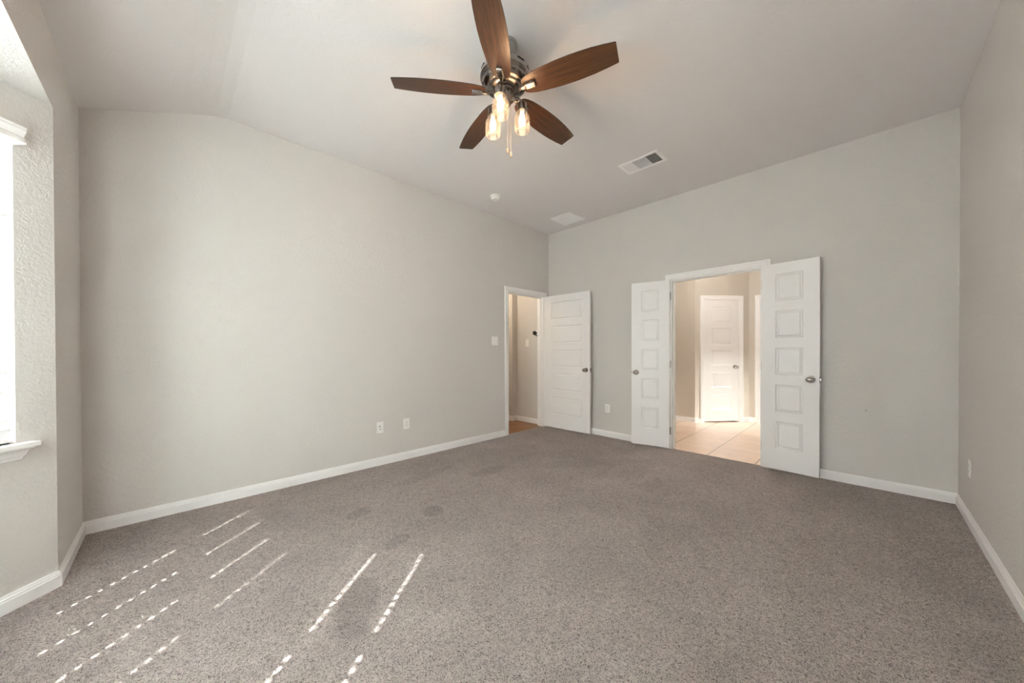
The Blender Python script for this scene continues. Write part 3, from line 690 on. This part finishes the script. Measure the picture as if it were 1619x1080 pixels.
bath_warm = point_light('bathroom_ceiling_lamp', (3.45, 4.35, 2.35), 5.0, (1.0, 0.80, 0.58), 0.12)

# ------------------------------------------------------------------ tiled foyer behind the back wall
FX0 = XB + TH; FZ = 2.75
C2 = Vector((6.862, 1.375)); C1 = Vector((6.150, 1.979))
slab('floor_foyer', [(XB + 0.03, -2.3), (8.0, -2.3), (8.0, 2.9), (XB + 0.03, 2.9)], -0.06, -0.002, M['tile'], 'square beige tile floor beyond the double doors')
slab('ceiling_foyer', [(FX0, -2.3), (7.2, -2.3), (7.2, 2.9), (FX0, 2.9)], FZ, FZ + 0.08, M['ceiling'])
wall('wall_foyer_left', C1, (C1.x, 2.8), (1, 0), 0.10, 0, FZ, m=M['foyer_wall'])
wall('wall_foyer_end', (C1.x + 0.1, 2.8), (FX0, 2.8), (0, 1), 0.10, 0, FZ, m=M['foyer_wall'])
dd = (C1 - C2).normalized(); dout = Vector((dd.y, -dd.x)); DL = (C1 - C2).length
F0, F1 = 0.172, 0.172 + 0.612
wall('wall_foyer_angled', C2, C1, dout, 0.10, 0, FZ, holes=[(F0, F1, 0, DTOP - 0.01)], m=M['foyer_wall'])
G0, G1 = 0.42, 1.225                                            # y range of the other foyer doorway
wall('wall_foyer_right', (C2.x, -1.5), C2, (1, 0), 0.10, 0, FZ, holes=[(G0 + 1.5, G1 + 1.5, 0, DTOP - 0.01)], m=M['foyer_wall'])
wall('wall_foyer_near', (FX0, -1.5), (C2.x + 0.1, -1.5), (0, -1), 0.10, 0, FZ, holes=[(1.35, 2.15, 0.02, 2.1)], m=M['foyer_wall'])
frame_trim('trim_6', C2, dd, -dout, F0, F1, DTOP - 0.015, 0.10, label='casing of the closed foyer door', back=False)
frame_trim('trim_7', (C2.x, 0), (0, 1), (-1, 0), G0, G1, DTOP - 0.015, 0.10, label='casing at the right side of the foyer', back=False)
ha = C2 + dd * (F1 - 0.014) + dout * 0.022; fr_ = C2 + dd * (F0 + 0.014) + dout * 0.022
door_leaf('door_4', ha, fr_, 0.020, 1.990, 0.118, knobs=(1,), label='closed narrow white door across the tiled foyer', hinge_side=1, latch=True, top=None) if False else None
d4 = door_leaf('door_4', ha, fr_, 0.022, 1.988, 0.118, knobs=(-1, 1), label='closed narrow white door across the tiled foyer', hinge_side=1)
door_leaf('door_5', (C2.x + 0.045, G1 - 0.014), (C2.x + 0.045, G0 + 0.014), 0.012, 1.998, 0.12, label='white door at the right side of the foyer', hinges=False)
base_run([C2, C2 + dd * (F0 - CW)], ['baseboard_foyer_angled']); base_run([C2 + dd * (F1 + CW), C1, (C1.x, 2.8), (FX0, 2.8)], ['baseboard_foyer_angled_left', 'baseboard_foyer_left', 'baseboard_foyer_end'])
base_run([(C2.x, G1 + CW), C2], ['baseboard_foyer_right'])
wall('wall_light_box_left', (5.4, -1.6), (5.4, -2.2), (-1, 0), 0.1, 0, FZ, m=M['foyer_wall']); wall('wall_light_box_end', (5.3, -2.2), (7.1, -2.2), (0, -1), 0.1, 0, FZ, m=M['foyer_wall']); wall('wall_light_box_right', (7.0, -2.2), (7.0, -1.6), (1, 0), 0.1, 0, FZ, m=M['foyer_wall'])  # unseen closed box added outside the glazing to keep the sky's light out
wall('wall_foyer_front', (FX0, YC + 0.02), (FX0, -2.3), (-1, 0), 0.1, 0, FZ, m=M['foyer_wall'])
q0, q1 = C2 + dout * 0.1, C1 + dout * 0.1
wall('wall_closet_right', q0, q0 + dout * 0.7, -dd, 0.05, 0, 2.3); wall('wall_closet_back', q0 + dout * 0.7, q1 + dout * 0.7, dout, 0.05, 0, 2.3); wall('wall_closet_left', q1 + dout * 0.7, q1, dd, 0.05, 0, 2.3)
slab('ceiling_closet', [q0 - dd * 0.05, q1 + dd * 0.05, q1 + dd * 0.05 + dout * 0.75, q0 - dd * 0.05 + dout * 0.75], 2.3, 2.34, M['ceiling'])
# dark closet behind the angled door
slab('floor_closet', [C2 + dout * 0.1, C1 + dout * 0.1, C1 + dout * 0.8, C2 + dout * 0.8], -0.0015, -0.0005, M['gap'])
ds = empty('door_stop', (C1.x, 1.984 + 0.012, 0.045), R(180), label='small spring door stop on the foyer baseboard left of the closed door', cat='door stop')
b = bmesh.new(); pts = [(0.014 + 0.055 * t / 60, 0.006 * math.cos(t * 0.9), 0.006 * math.sin(t * 0.9)) for t in range(61)]; tube(b, pts, 0.0016, 6); link('spring', b, M['nickel'], ds)
b = bmesh.new(); lathe(b, [(0.008, 0), (0.008, 0.014), (0.006, 0.016)], 14, Matrix.Translation((0.067, 0, 0)) @ Matrix.Rotation(PI / 2, 4, 'Y')); link('rubber_tip', b, M['rubber'], ds, smooth=True)
point_light('foyer_ceiling_lamp', (5.3, 1.3, 2.55), 9.5, (1.0, 0.92, 0.83), 0.15)
area_light('foyer_door_daylight', (6.15, -1.70, 0.55), (0.10, 1, -0.13), 0.5, 0.7, 9, (1.0, 0.98, 0.95), 26)
# glazed opening of the foyer that lets the daylight in low from the right
pf = empty('window_4', (6.17, -1.56, 0), 0, kind='structure', label='tall glazed opening at the near end of the foyer')
b = bmesh.new(); u = 0.39
for q in ((-u, 0.02, -u + 0.05, 2.09), (u - 0.05, 0.02, u, 2.09), (-u + 0.05, 2.04, u - 0.05, 2.09), (-u + 0.05, 0.02, u - 0.05, 0.07)): box(b, q[0], -0.03, q[1], q[2], 0.02, q[3])
link('window_frame', b, M['white'], pf); b = bmesh.new(); box(b, -u + 0.05, -0.006, 0.07, u - 0.05, -0.002, 2.04); link('pane', b, M['pane'], pf)
